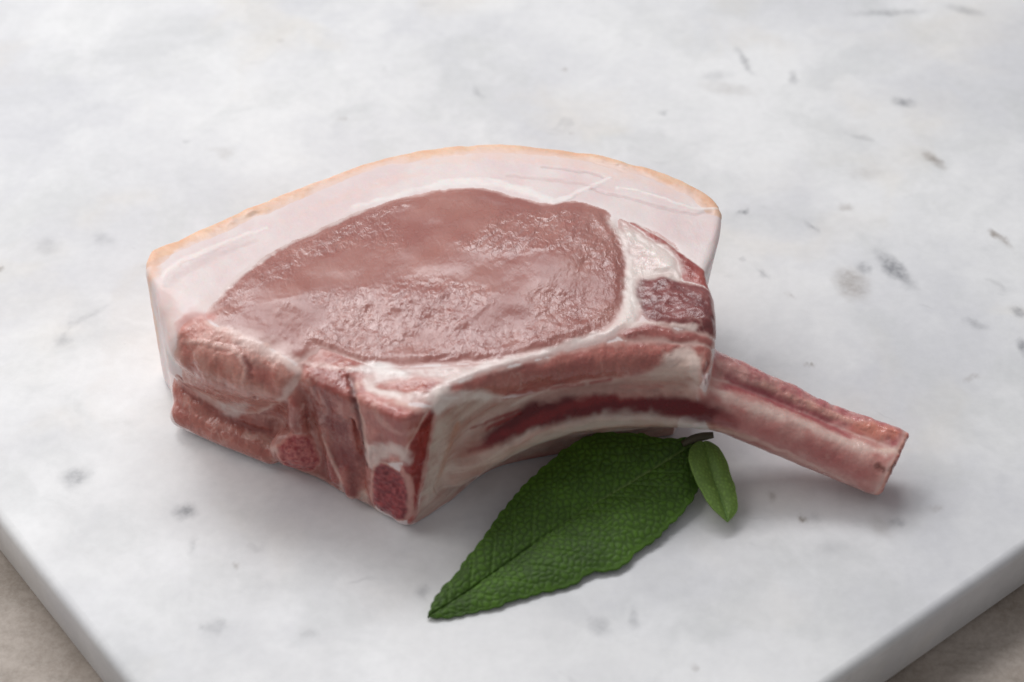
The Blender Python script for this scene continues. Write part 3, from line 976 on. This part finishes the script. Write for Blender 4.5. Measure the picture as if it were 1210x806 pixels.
STROKES = True
W_, DR = (230, 214, 209), (100, 14, 20)
if STROKES:
    # rind seen down the left corner
    stroke([(180, 300), (178, 325), (177, 355), (179, 385), (187, 412)], [1.2, 1.3, 1.5, 1.5, 0.8], (230, 184, 158), 0.75, 0.1)
    stroke([(209, 462), (208, 480), (212, 498)], [1.2, 1.6, 1.2], (176, 108, 98), 0.85, 0.0)
    stroke([(196, 345), (202, 380), (204, 420)], [1.5, 2.5, 1.5], (226, 196, 188), 0.5, 0.1, brk=0.2)
    stroke([(184, 365), (186, 378)], [0.5, 0.4], (206, 130, 110), 0.6, -0.1, brk=0.2)
    # fat cap: knife steps and layers
    stroke([(190, 326), (215, 309), (250, 292), (285, 279), (315, 269)], [0.5, 0.9, 0.7, 0.3], (240, 230, 227), 0.8, 0.45)
    stroke([(196, 334), (225, 316), (260, 299), (300, 284)], [0.8, 1.4, 1.0, 0.5], (212, 190, 188), 0.5, -0.15)
    stroke([(330, 262), (400, 234), (450, 215), (500, 203)], [0.6, 1.3, 1.5, 0.8], (236, 206, 198), 0.5, 0.1, brk=0.4)
    stroke([(470, 190), (540, 184), (600, 183), (680, 192), (760, 212), (815, 236)], [1.0, 2.2, 2.2, 2.0, 1.6, 1.0], (238, 206, 192), 0.55, 0.0, brk=0.25)
    stroke([(250, 273), (330, 237), (400, 207), (450, 192)], [0.8, 1.4, 1.4, 1.0], (238, 208, 194), 0.55, 0.0, brk=0.3)
    stroke([(640, 196), (700, 205), (712, 208)], [0.3, 0.5, 0.3], (206, 180, 178), 0.6, -0.15)
    stroke([(655, 238), (690, 225), (720, 209)], [0.8, 0.6, 0.3], (240, 232, 229), 0.85, 0.45)
    stroke([(700, 222), (760, 238), (805, 250), (840, 250)], [0.3, 0.5, 0.5, 0.3], (214, 190, 188), 0.6, -0.2)
    stroke([(730, 220), (775, 230), (815, 244), (848, 247)], [0.3, 0.45, 0.5, 0.4], (240, 230, 227), 0.85, 0.45)
    stroke([(600, 206), (660, 213), (700, 219)], [0.4, 0.7, 0.3], (214, 186, 182), 0.5, -0.1)
    stroke([(420, 243), (480, 226), (530, 214), (580, 214), (620, 224), (650, 236)], [0.4, 0.7, 1.3, 1.2, 1.3, 1.0], (240, 233, 230), 0.85, 0.3)
    stroke([(262, 344), (300, 310), (350, 282), (400, 258), (430, 246)], [0.7, 0.8, 0.6, 0.8, 0.5], (222, 204, 200), 0.8, 0.2, brk=0.2)
    stroke([(225, 372), (240, 362), (258, 345), (275, 330)], [1.4, 1.6, 1.2, 0.8], (226, 206, 202), 0.7, 0.15)
    # seams round the loin
    stroke([(722, 262), (736, 285), (744, 315), (744, 345), (738, 372), (718, 390), (680, 403), (640, 416), (600, 424)], [0.8, 0.9, 0.9, 1.0, 1.1, 0.9, 0.75, 0.7, 0.65], W_, 0.9, 0.3)
    stroke([(600, 424), (560, 436), (525, 455), (508, 468)], [0.8, 0.9, 1.0, 0.8], W_, 0.9, 0.3)
    stroke([(740, 275), (765, 290), (785, 300), (796, 318)], [1.2, 2.6, 2.8, 1.4], (236, 224, 218), 0.8, 0.3)
    stroke([(748, 318), (768, 322), (798, 326)], [1.4, 1.4, 1.0], (234, 220, 213), 0.8, 0.2)
    stroke([(745, 335), (747, 360), (744, 378)], [1.5, 1.7, 1.8], (234, 222, 216), 0.85, 0.2)
    stroke([(735, 385), (770, 380), (815, 388)], [0.6, 0.4, 0.3], (226, 200, 192), 0.7, 0.12)
    stroke([(795, 383), (818, 386)], [0.7, 0.6], (236, 214, 206), 0.9, 0.35)
    stroke([(800, 340), (820, 352), (838, 372)], [0.8, 1.0, 0.8], (104, 52, 54), 0.5, -0.2)
    stroke([(846, 350), (850, 375), (847, 398)], [0.5, 0.6, 0.5], (206, 164, 156), 0.6, 0.1)
    # white rim along the front of the loin
    stroke([(415, 436), (440, 434), (462, 436), (480, 442)], [0.8, 1.5, 1.4, 0.6], (240, 230, 226), 0.9, 0.4)
    stroke([(432, 446), (440, 458), (470, 467), (505, 466), (525, 458)], [0.8, 0.9, 0.9, 0.9, 0.8], (236, 220, 214), 0.85, 0.3)
    stroke([(460, 452), (490, 447), (520, 446)], [0.6, 1.0, 0.5], (226, 186, 180), 0.6, 0.2, brk=0.3)
    stroke([(352, 424), (385, 433), (418, 434)], [0.5, 0.5, 0.8], (222, 190, 182), 0.7, 0.15)
    # drooping muscle
    stroke([(272, 388), (285, 402), (310, 412), (335, 424), (352, 436)], [0.6, 1.3, 1.3, 1.0, 0.6], (232, 208, 202), 0.8, 0.25, brk=0.15)
    stroke([(216, 402), (245, 405), (275, 412), (290, 436), (285, 450)], [0.4, 0.5, 0.6, 0.6, 0.4], (220, 182, 172), 0.85, 0.6)
    stroke([(355, 430), (345, 455), (328, 472)], [0.4, 0.7, 0.5], (228, 196, 188), 0.8, 0.2)
    stroke([(258, 478), (275, 484), (292, 476)], [0.8, 1.8, 1.0], (226, 206, 200), 0.85, 0.2, brk=0.1)
    stroke([(208, 445), (232, 464), (256, 478)], [0.5, 0.8, 0.8], (216, 176, 166), 0.7, 0.2)
    stroke([(215, 385), (228, 372), (250, 374)], [1.2, 1.6, 0.9], (190, 104, 92), 0.7, 0.1)
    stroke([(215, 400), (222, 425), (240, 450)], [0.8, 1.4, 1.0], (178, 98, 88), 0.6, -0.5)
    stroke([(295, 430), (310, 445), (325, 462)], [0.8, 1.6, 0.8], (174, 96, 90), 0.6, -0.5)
    stroke([(240, 396), (270, 402), (300, 420), (325, 432)], [1.0, 2.2, 2.2, 1.0], (220, 178, 168), 0.5, 0.3, brk=0.35, bsc=1.2)  # mottled highlight on the upper facet, painted as broken pale colour
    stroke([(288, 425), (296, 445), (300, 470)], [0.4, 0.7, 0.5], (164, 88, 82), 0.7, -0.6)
    # flap and hollow
    stroke([(214, 458), (240, 478), (280, 500), (318, 510)], [0.5, 0.9, 0.9, 0.6], (132, 62, 58), 0.6, -0.35)  # shadow in the step below the drooping muscle, painted into the colour
    stroke([(225, 485), (250, 500), (300, 518)], [0.4, 0.7, 0.4], (206, 150, 138), 0.5, 0.1)
    stroke([(290, 512), (315, 520), (325, 530)], [0.5, 1.0, 0.8], (220, 186, 176), 0.7, 0.2)
    stroke([(372, 446), (378, 470), (384, 490), (375, 500)], [0.3, 0.45, 0.5, 0.3], (220, 176, 168), 0.75, 0.35)
    stroke([(362, 448), (366, 462), (358, 482)], [0.3, 0.4, 0.3], (220, 176, 168), 0.6, 0.25)
    stroke([(398, 446), (402, 480), (400, 500)], [0.5, 0.7, 0.4], (206, 150, 142), 0.6, 0.25)
    stroke([(378, 515), (390, 545), (405, 570)], [0.3, 0.5, 0.4], (224, 184, 172), 0.75, 0.35)
    stroke([(384, 470), (392, 510), (400, 545)], [1.0, 2.2, 1.6], (124, 44, 44), 0.75, -0.5)  # this and the next: dark red flesh plus painted shade between folds
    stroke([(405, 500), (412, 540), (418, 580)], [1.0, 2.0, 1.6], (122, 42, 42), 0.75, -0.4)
    stroke([(410, 445), (416, 460), (419, 480), (426, 520), (431, 550)], [0.6, 0.8, 0.9, 0.9, 0.6], (84, 26, 28), 0.9, -0.8)  # shade inside the cleft painted nearly black, on top of the groove
    stroke([(403, 573), (402, 583), (412, 588)], [0.5, 0.9, 0.5], (226, 196, 184), 0.7, 0.3)
    stroke([(322, 545), (345, 560), (370, 568), (395, 580)], [0.5, 0.9, 0.9, 0.7], (212, 168, 156), 0.7, 0.2, brk=0.3)
    # chine block
    stroke([(421, 455), (425, 490), (430, 525), (435, 545)], [0.7, 0.7, 0.7, 0.8], (222, 184, 172), 0.7, 0.25)
    stroke([(440, 478), (452, 500), (470, 510), (492, 508)], [0.6, 1.0, 0.7, 0.4], (216, 172, 162), 0.5, 0.1, brk=0.3)
    stroke([(432, 545), (445, 535), (470, 532), (480, 545)], [1.4, 2.0, 1.2, 0.8], (230, 208, 200), 0.85, 0.3, brk=0.1)
    stroke([(430, 580), (432, 595), (445, 608)], [1.0, 1.6, 1.0], (224, 194, 180), 0.85, 0.35)
    stroke([(472, 550), (484, 575), (482, 610)], [0.4, 0.7, 0.6], (214, 160, 150), 0.8, 0.1)
    stroke([(514, 478), (508, 520), (498, 575), (486, 618)], [0.6, 0.5, 0.5, 0.6], (220, 176, 166), 0.6, 0.1)
    # membrane side and rib
    stroke([(516, 480), (530, 470), (560, 466), (590, 470)], [1.4, 1.6, 1.4, 0.7], (238, 224, 216), 0.9, 0.35)
    stroke([(520, 500), (516, 540), (504, 590)], [1.5, 2.4, 2.0], (222, 204, 192), 0.7, 0.1, brk=0.15)
    stroke([(540, 500), (525, 545), (512, 580)], [0.4, 0.7, 0.5], (198, 140, 112), 0.5, 0, brk=0.35)
    stroke([(575, 520), (590, 512), (625, 492), (660, 482), (700, 475), (740, 474), (790, 478), (830, 487), (868, 502)], [1.4, 2.6, 3.2, 3.7, 4.0, 4.0, 3.8, 3.2, 1.5], DR, 1.0, -0.15, rg=0.22, full=True)
    stroke([(600, 513), (640, 492), (700, 470), (760, 466)], [0.5, 0.9, 1.0, 0.6], (146, 40, 40), 0.5, 0)
    stroke([(555, 531), (575, 522), (600, 510)], [0.6, 0.9, 0.8], (136, 34, 36), 0.75, -0.1, brk=0.2)
    stroke([(556, 506), (580, 496), (612, 482)], [0.25, 0.4, 0.25], (150, 44, 42), 0.85, -0.15)
    stroke([(568, 509), (590, 499), (615, 486)], [0.2, 0.35, 0.2], (150, 44, 42), 0.8, -0.15)
    stroke([(600, 466), (620, 463), (640, 460)], [0.5, 0.9, 0.6], (160, 56, 50), 0.7, 0, brk=0.2)
    stroke([(650, 460), (690, 455), (720, 449)], [0.3, 0.4, 0.4], (156, 52, 48), 0.7, -0.1, brk=0.15)
    stroke([(735, 457), (760, 457), (782, 457)], [0.3, 0.4, 0.3], (166, 54, 50), 0.8, -0.1)
    stroke([(640, 470), (700, 460), (770, 460), (820, 464)], [0.8, 1.1, 1.3, 1.2], (208, 168, 156), 0.7, 0.1, brk=0.1)
    stroke([(772, 440), (795, 434), (815, 430)], [1.2, 2.6, 2.6], (216, 188, 176), 0.8, 0.25)
    stroke([(790, 420), (812, 418), (820, 440), (822, 456)], [1.0, 1.4, 1.2, 1.0], (230, 206, 196), 0.85, 0.3)
    stroke([(640, 520), (700, 502), (760, 496), (810, 500)], [2.0, 2.4, 2.0, 1.2], (210, 196, 186), 0.6, 0.1)
    stroke([(560, 560), (600, 545), (650, 534), (700, 526)], [0.8, 1.4, 1.4, 0.8], (176, 120, 112), 0.45, 0, brk=0.3)
    stroke([(600, 552), (640, 541), (690, 530)], [0.5, 0.8, 0.6], (150, 70, 64), 0.5, 0, brk=0.3)
    stroke([(553, 572), (565, 563)], [0.9, 0.7], (224, 202, 192), 0.8, 0.5)
    # free rib bone
    stroke([(838, 458), (900, 482), (960, 504), (1010, 524), (1045, 534)], [0.9, 1.2, 1.2, 1.2, 0.9], (226, 196, 186), 0.85, 0.1)
    stroke([(850, 497), (900, 512), (960, 536), (1010, 558)], [1.4, 2.0, 2.0, 1.6], (182, 104, 102), 0.7, 0.0, brk=0.1)
    stroke([(846, 508), (880, 516), (930, 537), (1000, 571)], [0.5, 0.6, 0.6, 0.6], (222, 186, 176), 0.7, 0.0)
    stroke([(838, 446), (870, 456), (910, 470), (960, 492), (1000, 512)], [0.8, 1.2, 1.4, 1.1, 0.9], (156, 60, 72), 0.75, -0.2, brk=0.15)
    stroke([(850, 428), (880, 442), (900, 450)], [1.0, 1.2, 0.7], (214, 164, 156), 0.6, 0.25, brk=0.2)
    stroke([(900, 452), (940, 470), (990, 490), (1030, 503)], [0.7, 0.9, 0.8, 0.6], (224, 172, 156), 0.7, 0.3, brk=0.35, bsc=1.2)
    stroke([(1015, 505), (1035, 508), (1060, 512)], [1.6, 2.0, 1.2], (212, 128, 106), 0.7, 0.4, brk=0.2)
    stroke([(1040, 531), (1058, 530)], [0.9, 0.8], (230, 204, 190), 0.7, 0.1)
    stroke([(1036, 550), (1042, 555)], [0.7, 0.6], (92, 44, 34), 0.8, -0.2, brk=0.2, bsc=.8)
    stroke([(1050, 566), (1062, 556)], [0.7, 0.6], (96, 50, 34), 0.85, -0.2, brk=0.15, bsc=.8)
    stroke([(1056, 550), (1060, 547)], [0.5, 0.4], (104, 50, 40), 0.8, -0.1)
    stroke([(834, 450), (830, 440), (836, 428)], [0.5, 0.6, 0.4], (132, 62, 58), 0.6, -0.5)

# relief: dome and folds of the loin, fibres of the cut muscle, dimples elsewhere
iL = [i for i, p in enumerate(parts) if p['name'] == 'loin_muscle'][0]
kl = lab == iL
dome = sstep(0, 26, -parts[iL]['sd'])
disp += np.where(kl, 1.1 * dome, 0)
ca, sa = math.cos(0.30), math.sin(0.30)
R2 = np.stack([V[:, 0] * ca - V[:, 1] * sa, V[:, 0] * sa + V[:, 1] * ca, V[:, 2]], 1)
cb, sb = math.cos(-0.75), math.sin(-0.75)
R3 = np.stack([V[:, 0] * cb - V[:, 1] * sb, V[:, 0] * sb + V[:, 1] * cb, V[:, 2]], 1)
w = np.where(kl, sstep(0.5, 6, edge), 0)
disp += w * ((0.02 + 0.12 * wr) * fbm(R2, (2.2, 7.0, 5.0), 301, 3) + 0.55 * fbm(V, 12.0, 302, 2)
             + 0.05 * wr * vnoise(R2, (2.6, 1.0, 2), 303) + 0.10 * wr * fbm(R3, (5.5, 1.5, 5.0), 305, 2))
other = np.where(kl | (lab == 0), 0, 1) * sstep(0.2, 2.0, edge)
disp += other * (0.22 * fbm(V, 3.5, 310, 3) + 0.45 * fbm(V, 7.0, 311, 2) * (rib_d > 3))
disp += np.where(lab == 0, 0.12 * fbm(V, 7.0, 320, 3), 0)
disp += np.where(lab == 1, 0.12 * fbm(V, 2.5, 321, 3), 0)
for nm in ('chine_bone', 'feather_bone', 'sawn_end'):
    for i, p in enumerate(parts):
        if p['name'] == nm:
            disp += np.where(lab == i, 0.20 * vnoise(V, 0.9, 330), 0)
for i, p in enumerate(parts):
    if p['name'] == 'rib_meat':
        disp += np.where(lab == i, 0.22 * fbm(V, 1.8, 340, 2) * sstep(.2, 1.5, edge), 0)
# nothing is pushed into the board
disp *= sstep(0.3, 2.0, V[:, 2])
V = V + N * disp[:, None]
V = laplace(V, F, 1, 0.35)
V[:, 2] = np.maximum(V[:, 2], 0.12)
N = normals(V, F)

# fine colour grain
g = fbm(V, 0.9, 350, 2)
col *= (1 + 0.06 * g * np.clip(bump, 0, 1))[:, None]
col = np.clip(col, 0, 1)


def meat_material():
    m = NT('moist raw meat and fat')
    tc = m.n('ShaderNodeTexCoord').outputs['Object']
    ca_ = m.n('ShaderNodeAttribute', attribute_name='tint')
    ax = m.n('ShaderNodeAttribute', attribute_name='surface')
    sp = m.n('ShaderNodeSeparateColor')
    m.l(ax.outputs['Color'], sp.inputs[0])
    fine = m.noise(tc, 1500, 3, 0.6)
    cf = m.math('MULTIPLY_ADD', m.math('MULTIPLY', m.ramp(fine.outputs[0], 0.25, 0.75, -1.0, 1.0), sp.outputs[1]), 0.07, 1.0)
    mul = m.n('ShaderNodeVectorMath', operation='SCALE')
    m.l(ca_.outputs['Color'], mul.inputs[0])
    m.l(cf, mul.inputs['Scale'])
    m.l(mul.outputs[0], m.b.inputs['Base Color'])
    rn = m.ramp(m.noise(tc, 130, 3, 0.6).outputs[0], 0.3, 0.7, -0.05, 0.08)
    m.l(m.math('ADD', sp.outputs[0], rn), m.b.inputs['Roughness'])
    m.l(sp.outputs[2], m.b.inputs['Subsurface Weight'])
    m.b.inputs['Subsurface Radius'].default_value = (1.0, 0.42, 0.32)
    m.b.inputs['Subsurface Scale'].default_value = 0.0016
    m.set(IOR=1.40, Specular_IOR_Level=0.6, Coat_Roughness=0.10, Coat_IOR=1.36)
    m.l(m.ramp(sp.outputs[1], 0.2, 1.0, 0.12, 0.65), m.b.inputs['Coat Weight'])
    # crinkled wet film
    v1 = m.mapping(tc, (0, 0, 0), (0, 0, 0.30), (1.0, 0.55, 1.0))
    b1 = m.noise(v1, 820, 3, 0.6, 0.8)
    b2 = m.noise(v1, 260, 2, 0.5, 0.4)
    hh = m.math('ADD', m.math('MULTIPLY', b1.outputs[0], 0.6), b2.outputs[0])
    bp = m.n('ShaderNodeBump')
    bp.inputs['Distance'].default_value = 0.0005
    m.l(hh, bp.inputs['Height'])
    m.l(m.math('MULTIPLY', sp.outputs[1], 0.8), bp.inputs['Strength'])
    m.l(bp.outputs[0], m.b.inputs['Normal'])
    m.l(bp.outputs[0], m.b.inputs['Coat Normal'])
    return m.m


meat = meat_material()
chop = empty('pork_chop', 'raw bone-in pork chop with pale fat cap and long rib bone', 'pork chop')
chop.location = Vector((*V[:, :2].mean(0) / 1000, 0.0))
fl = np.sort(lab[F], 1)[:, 1]
for i, p in enumerate(parts):
    fs = F[fl == i]
    if not len(fs):
        continue
    used = np.unique(fs)
    remap = np.full(n_v, -1, np.int64)
    remap[used] = np.arange(len(used))
    o = mesh_obj(p['name'], V[used], remap[fs], meat, chop)
    o.location = -chop.location
    me = o.data
    a = me.color_attributes.new('tint', 'FLOAT_COLOR', 'POINT')
    a.data.foreach_set('color', np.concatenate([col[used], np.ones((len(used), 1))], 1).astype(np.float32).ravel())
    a = me.color_attributes.new('surface', 'FLOAT_COLOR', 'POINT')
    a.data.foreach_set('color', np.stack([rough[used], bump[used], sss[used], np.ones(len(used))], 1).astype(np.float32).ravel())
    me.normals_split_custom_set_from_vertices(N[used].tolist())
    if p['label']:
        o['label'] = p['label']

# ------------------------------------------------------------------ sage
def leaf_material(name, dark, light, vein):
    m = NT(name)
    at = m.n('ShaderNodeAttribute', attribute_name='vein')
    sp = m.n('ShaderNodeSeparateColor')
    m.l(at.outputs['Color'], sp.inputs[0])
    tc = m.n('ShaderNodeTexCoord').outputs['Object']
    nz = m.ramp(m.noise(tc, 90, 4, 0.6).outputs[0], 0.3, 0.7)
    c = m.mix(nz, dark, light)
    c = m.mix(m.math('MULTIPLY', sp.outputs[0], 0.6), c, tuple(0.42 * k for k in dark))   # cell borders
    c = m.mix(sp.outputs[1], c, vein)                                                     # midrib and side veins
    fuzz = m.ramp(m.noise(tc, 3200, 2, 0.6).outputs[0], 0.62, 0.72)
    c = m.mix(m.math('MULTIPLY', fuzz, 0.14), c, (0.28, 0.36, 0.18))
    m.l(c, m.b.inputs['Base Color'])
    m.set(Roughness=0.55, Specular_IOR_Level=0.35)
    m.b.inputs['Sheen Weight'].default_value = 0.04
    m.b.inputs['Sheen Roughness'].default_value = 0.5
    bp = m.n('ShaderNodeBump')
    bp.inputs['Strength'].default_value = 0.5
    bp.inputs['Distance'].default_value = 0.00025
    m.l(m.noise(tc, 1400, 3, 0.6).outputs[0], bp.inputs['Height'])
    m.l(bp.outputs[0], m.b.inputs['Normal'])
    return m.m


def resample(P, n):
    P = catmull(np.asarray(P, float), 8)
    s = np.concatenate([[0], np.cumsum(np.linalg.norm(np.diff(P, axis=0), axis=1))])
    t = np.linspace(0, s[-1], n)
    return np.stack([np.interp(t, s, P[:, k]) for k in range(P.shape[1])], 1)


def leaf(name, upper, lower, mid, mat, parent, cell=1.45, seed=5, relief=0.17, nt=300, nw=66, thick=0.45, scallop=0.35, side=True, groove=0.4):
    Up, Lo, Mi = resample(U(upper), nt), resample(U(lower), nt), resample(U(mid), nt)
    rng = np.random.default_rng(seed)
    rows = []
    ws = np.concatenate([np.linspace(-1, 0, nw, endpoint=False), np.linspace(0, 1, nw + 1)])
    for w in ws:
        E = Up if w < 0 else Lo
        a = abs(w)
        p = Mi * (1 - a) + E * a
        p = p.copy()
        p[:, 2] += 0.8 * math.sin(math.pi * a) * np.sin(np.pi * np.linspace(0, 1, nt)) ** 0.6     # each half arches softly
        rows.append(p)
    G = np.array(rows).transpose(1, 0, 2)                 # t, w, 3
    sh = G.shape
    P = G.reshape(-1, 3)
    # crenate margin
    tt = np.repeat(np.linspace(0, 1, nt), sh[1])
    wwv = np.tile(ws, nt)
    ea = np.abs(wwv)
    M3 = np.repeat(Mi, sh[1], axis=0)
    outv = P - M3
    on = outv / (np.linalg.norm(outv, axis=1)[:, None] + 1e-6)
    length = np.linalg.norm(Mi[-1] - Mi[0])
    sc = np.abs(np.sin(tt * length * 1.15 + 1.3 * np.sign(wwv) + 1.5 * vnoise(P, 7.0, seed)))
    P = P + on * ((sc - 0.5) * scallop * ea ** 6 + 0.35 * vnoise(P, 3.0, seed + 2) * ea ** 4)[:, None]
    # net of cells between the veins
    lo2, hi2 = P[:, :2].min(0) - 3, P[:, :2].max(0) + 3
    nx_, ny_ = int((hi2[0] - lo2[0]) / cell) + 1, int((hi2[1] - lo2[1]) / cell) + 1
    jit = rng.uniform(0.08, 0.92, (nx_, ny_, 2))
    Wp = P[:, :2] + 0.35 * np.stack([vnoise(P, 2.0, 11), vnoise(P, 2.0, 12)], 1)
    ci = np.floor((Wp - lo2) / cell).astype(int)
    f1 = np.full(len(P), 9e9)
    f2 = np.full(len(P), 9e9)
    for dx in (-2, -1, 0, 1, 2):
        for dy in (-2, -1, 0, 1, 2):
            i = np.clip(ci[:, 0] + dx, 0, nx_ - 1)
            j = np.clip(ci[:, 1] + dy, 0, ny_ - 1)
            s = lo2 + (np.stack([i, j], 1) + jit[i, j]) * cell
            d = np.linalg.norm(Wp - s, axis=1)
            f2 = np.where(d < f1, f1, np.minimum(f2, np.maximum(d, f1)))
            f1 = np.minimum(f1, d)
    bdist = f2 - f1
    cellh = sstep(0.0, 0.85, bdist)
    # veins
    midw = np.linalg.norm(outv, axis=1)
    mid_f = 1 - sstep(0.12, 0.50, midw * (1 + 1.4 * (1 - tt)))
    along = tt * length - midw * 0.85
    ph = along / 5.6 + 0.12 * vnoise(P, 8.0, seed + 5) + 0.25 * (wwv > 0)
    lat = np.abs(ph - np.round(ph)) * 5.6
    lat_f = (1 - sstep(0.10, 0.55, lat)) * (1 - sstep(0.55, 0.95, ea)) if side else np.zeros(len(P))
    edge_f = 1 - sstep(0.90, 1.0, ea)
    P[:, 2] += edge_f * (relief * (cellh - 0.6)) - 0.22 * lat_f - groove * mid_f + 0.45 * fbm(P, 10.0, seed + 9, 2)
    P[:, 2] = np.maximum(P[:, 2], 0.75)
    nv = len(P)
    bot = P - np.array([0, 0, thick])
    I = np.arange(nv).reshape(nt, sh[1])
    Q = np.stack([I[:-1, :-1], I[1:, :-1], I[1:, 1:], I[:-1, 1:]], -1).reshape(-1, 4)
    rim = np.concatenate([I[:, 0], I[-1, 1:], I[::-1, -1][1:], I[0, ::-1][1:]])
    Rm = np.stack([rim[:-1], rim[1:], rim[1:] + nv, rim[:-1] + nv], 1)
    # orient upwards
    q = Q[len(Q) // 2 + 20]
    nz = np.cross(P[q[2]] - P[q[0]], P[q[3]] - P[q[1]])[2]
    if nz < 0:
        Q = Q[:, ::-1]
    else:
        Rm = Rm[:, ::-1]
    o = mesh_obj(name, np.concatenate([P, bot]), np.concatenate([Q, Q[:, ::-1] + nv, Rm]), mat, parent)
    vein = np.zeros((2 * nv, 4), np.float32)
    vein[:nv, 0] = (1 - cellh) * (1 - 0.6 * lat_f) * edge_f
    vein[:nv, 1] = np.clip(mid_f * sstep(0.30, 0.85, tt) * 0.75 + 0.05 * lat_f, 0, 1)
    vein[:, 3] = 1
    a = o.data.color_attributes.new('vein', 'FLOAT_COLOR', 'POINT')
    a.data.foreach_set('color', vein.ravel())
    return o


sprig = empty('sage_sprig', 'green sage sprig of one large wrinkled leaf and one small leaf', 'sage sprig')
lm = leaf_material('sage leaf upper side', (0.044, 0.104, 0.006), (0.078, 0.180, 0.010), (0.19, 0.28, 0.08))
lm2 = leaf_material('young sage leaf', (0.15, 0.26, 0.045), (0.19, 0.32, 0.058), (0.13, 0.23, 0.06))
upper = [(505, 728, 1.2), (513, 708, 1.6), (540, 674, 2.4), (570, 635, 3.4), (600, 595, 4.2), (630, 563, 5.0), (660, 537, 6.0), (690, 518, 7.0), (712, 511, 7.6),
         (735, 512, 7.8), (755, 511, 7.8), (775, 517, 7.4), (800, 518, 7.0), (826, 517, 6.5)]
lower = [(505, 728, 1.2), (530, 728, 0.9), (560, 722, 0.9), (590, 715, 1.0), (620, 706, 1.0), (650, 697, 1.1), (678, 689, 1.1), (695, 678, 1.2), (720, 674, 1.2),
         (736, 668, 1.4), (756, 650, 1.6), (780, 632, 2.0), (802, 610, 2.4), (818, 590, 3.6), (825, 570, 4.0), (824, 545, 5.0), (828, 519, 6.4)]
mid = [(505, 728, 1.2), (560, 692, 2.0), (620, 649, 2.6), (678, 609, 3.4), (744, 570, 4.6), (790, 542, 5.6), (827, 518, 6.4)]
leaf('leaf', upper, lower, mid, lm, sprig)
up2 = [(831, 521, 8.4), (822, 524, 8.2), (815, 535, 8.0), (816, 555, 7.4), (828, 578, 6.0), (842, 600, 4.6), (860, 615, 3.4)]
lo2_ = [(831, 521, 8.4), (842, 524, 8.2), (854, 538, 7.4), (864, 560, 6.0), (870, 582, 4.8), (871, 600, 4.0), (860, 615, 3.4)]
mi2 = [(831, 521, 8.4), (836, 540, 7.4), (843, 565, 6.0), (853, 592, 4.4), (860, 615, 3.4)]
o = leaf('leaf', up2, lo2_, mi2, lm2, sprig, cell=0.8, seed=9, relief=0.10, nt=90, nw=26, scallop=0.08, side=False, groove=0.12)
o['label'] = 'small pale green leaf'


def tube(name, pts, rad, mat, parent, k=10):
    P = catmull(np.asarray(pts, float), 5)
    R = catmull(np.asarray(rad, float)[:, None], 5)[:, 0]
    Vt, Ft = [], []
    for i in range(len(P)):
        d = P[min(i + 1, len(P) - 1)] - P[max(i - 1, 0)]
        d /= np.linalg.norm(d)
        a = np.cross(d, [0, 0, 1.0]); a /= np.linalg.norm(a)
        b = np.cross(a, d)
        for j in range(k):
            t = 2 * math.pi * j / k
            Vt.append(P[i] + R[i] * (a * math.cos(t) + b * math.sin(t)))
    for i in range(len(P) - 1):
        for j in range(k):
            Ft.append((i * k + j, i * k + (j + 1) % k, (i + 1) * k + (j + 1) % k, (i + 1) * k + j))
    return mesh_obj(name, Vt, Ft, mat, parent)


sm = NT('sage stem'); sm.set(Base_Color=(0.075, 0.062, 0.035, 1), Roughness=0.6)
tube('stem', U([(806, 525, 7.0), (818, 519, 7.6), (830, 516, 7.9), (843, 514, 8.2)]), [0.6, 0.9, 0.95, 0.7], sm.m, sprig)
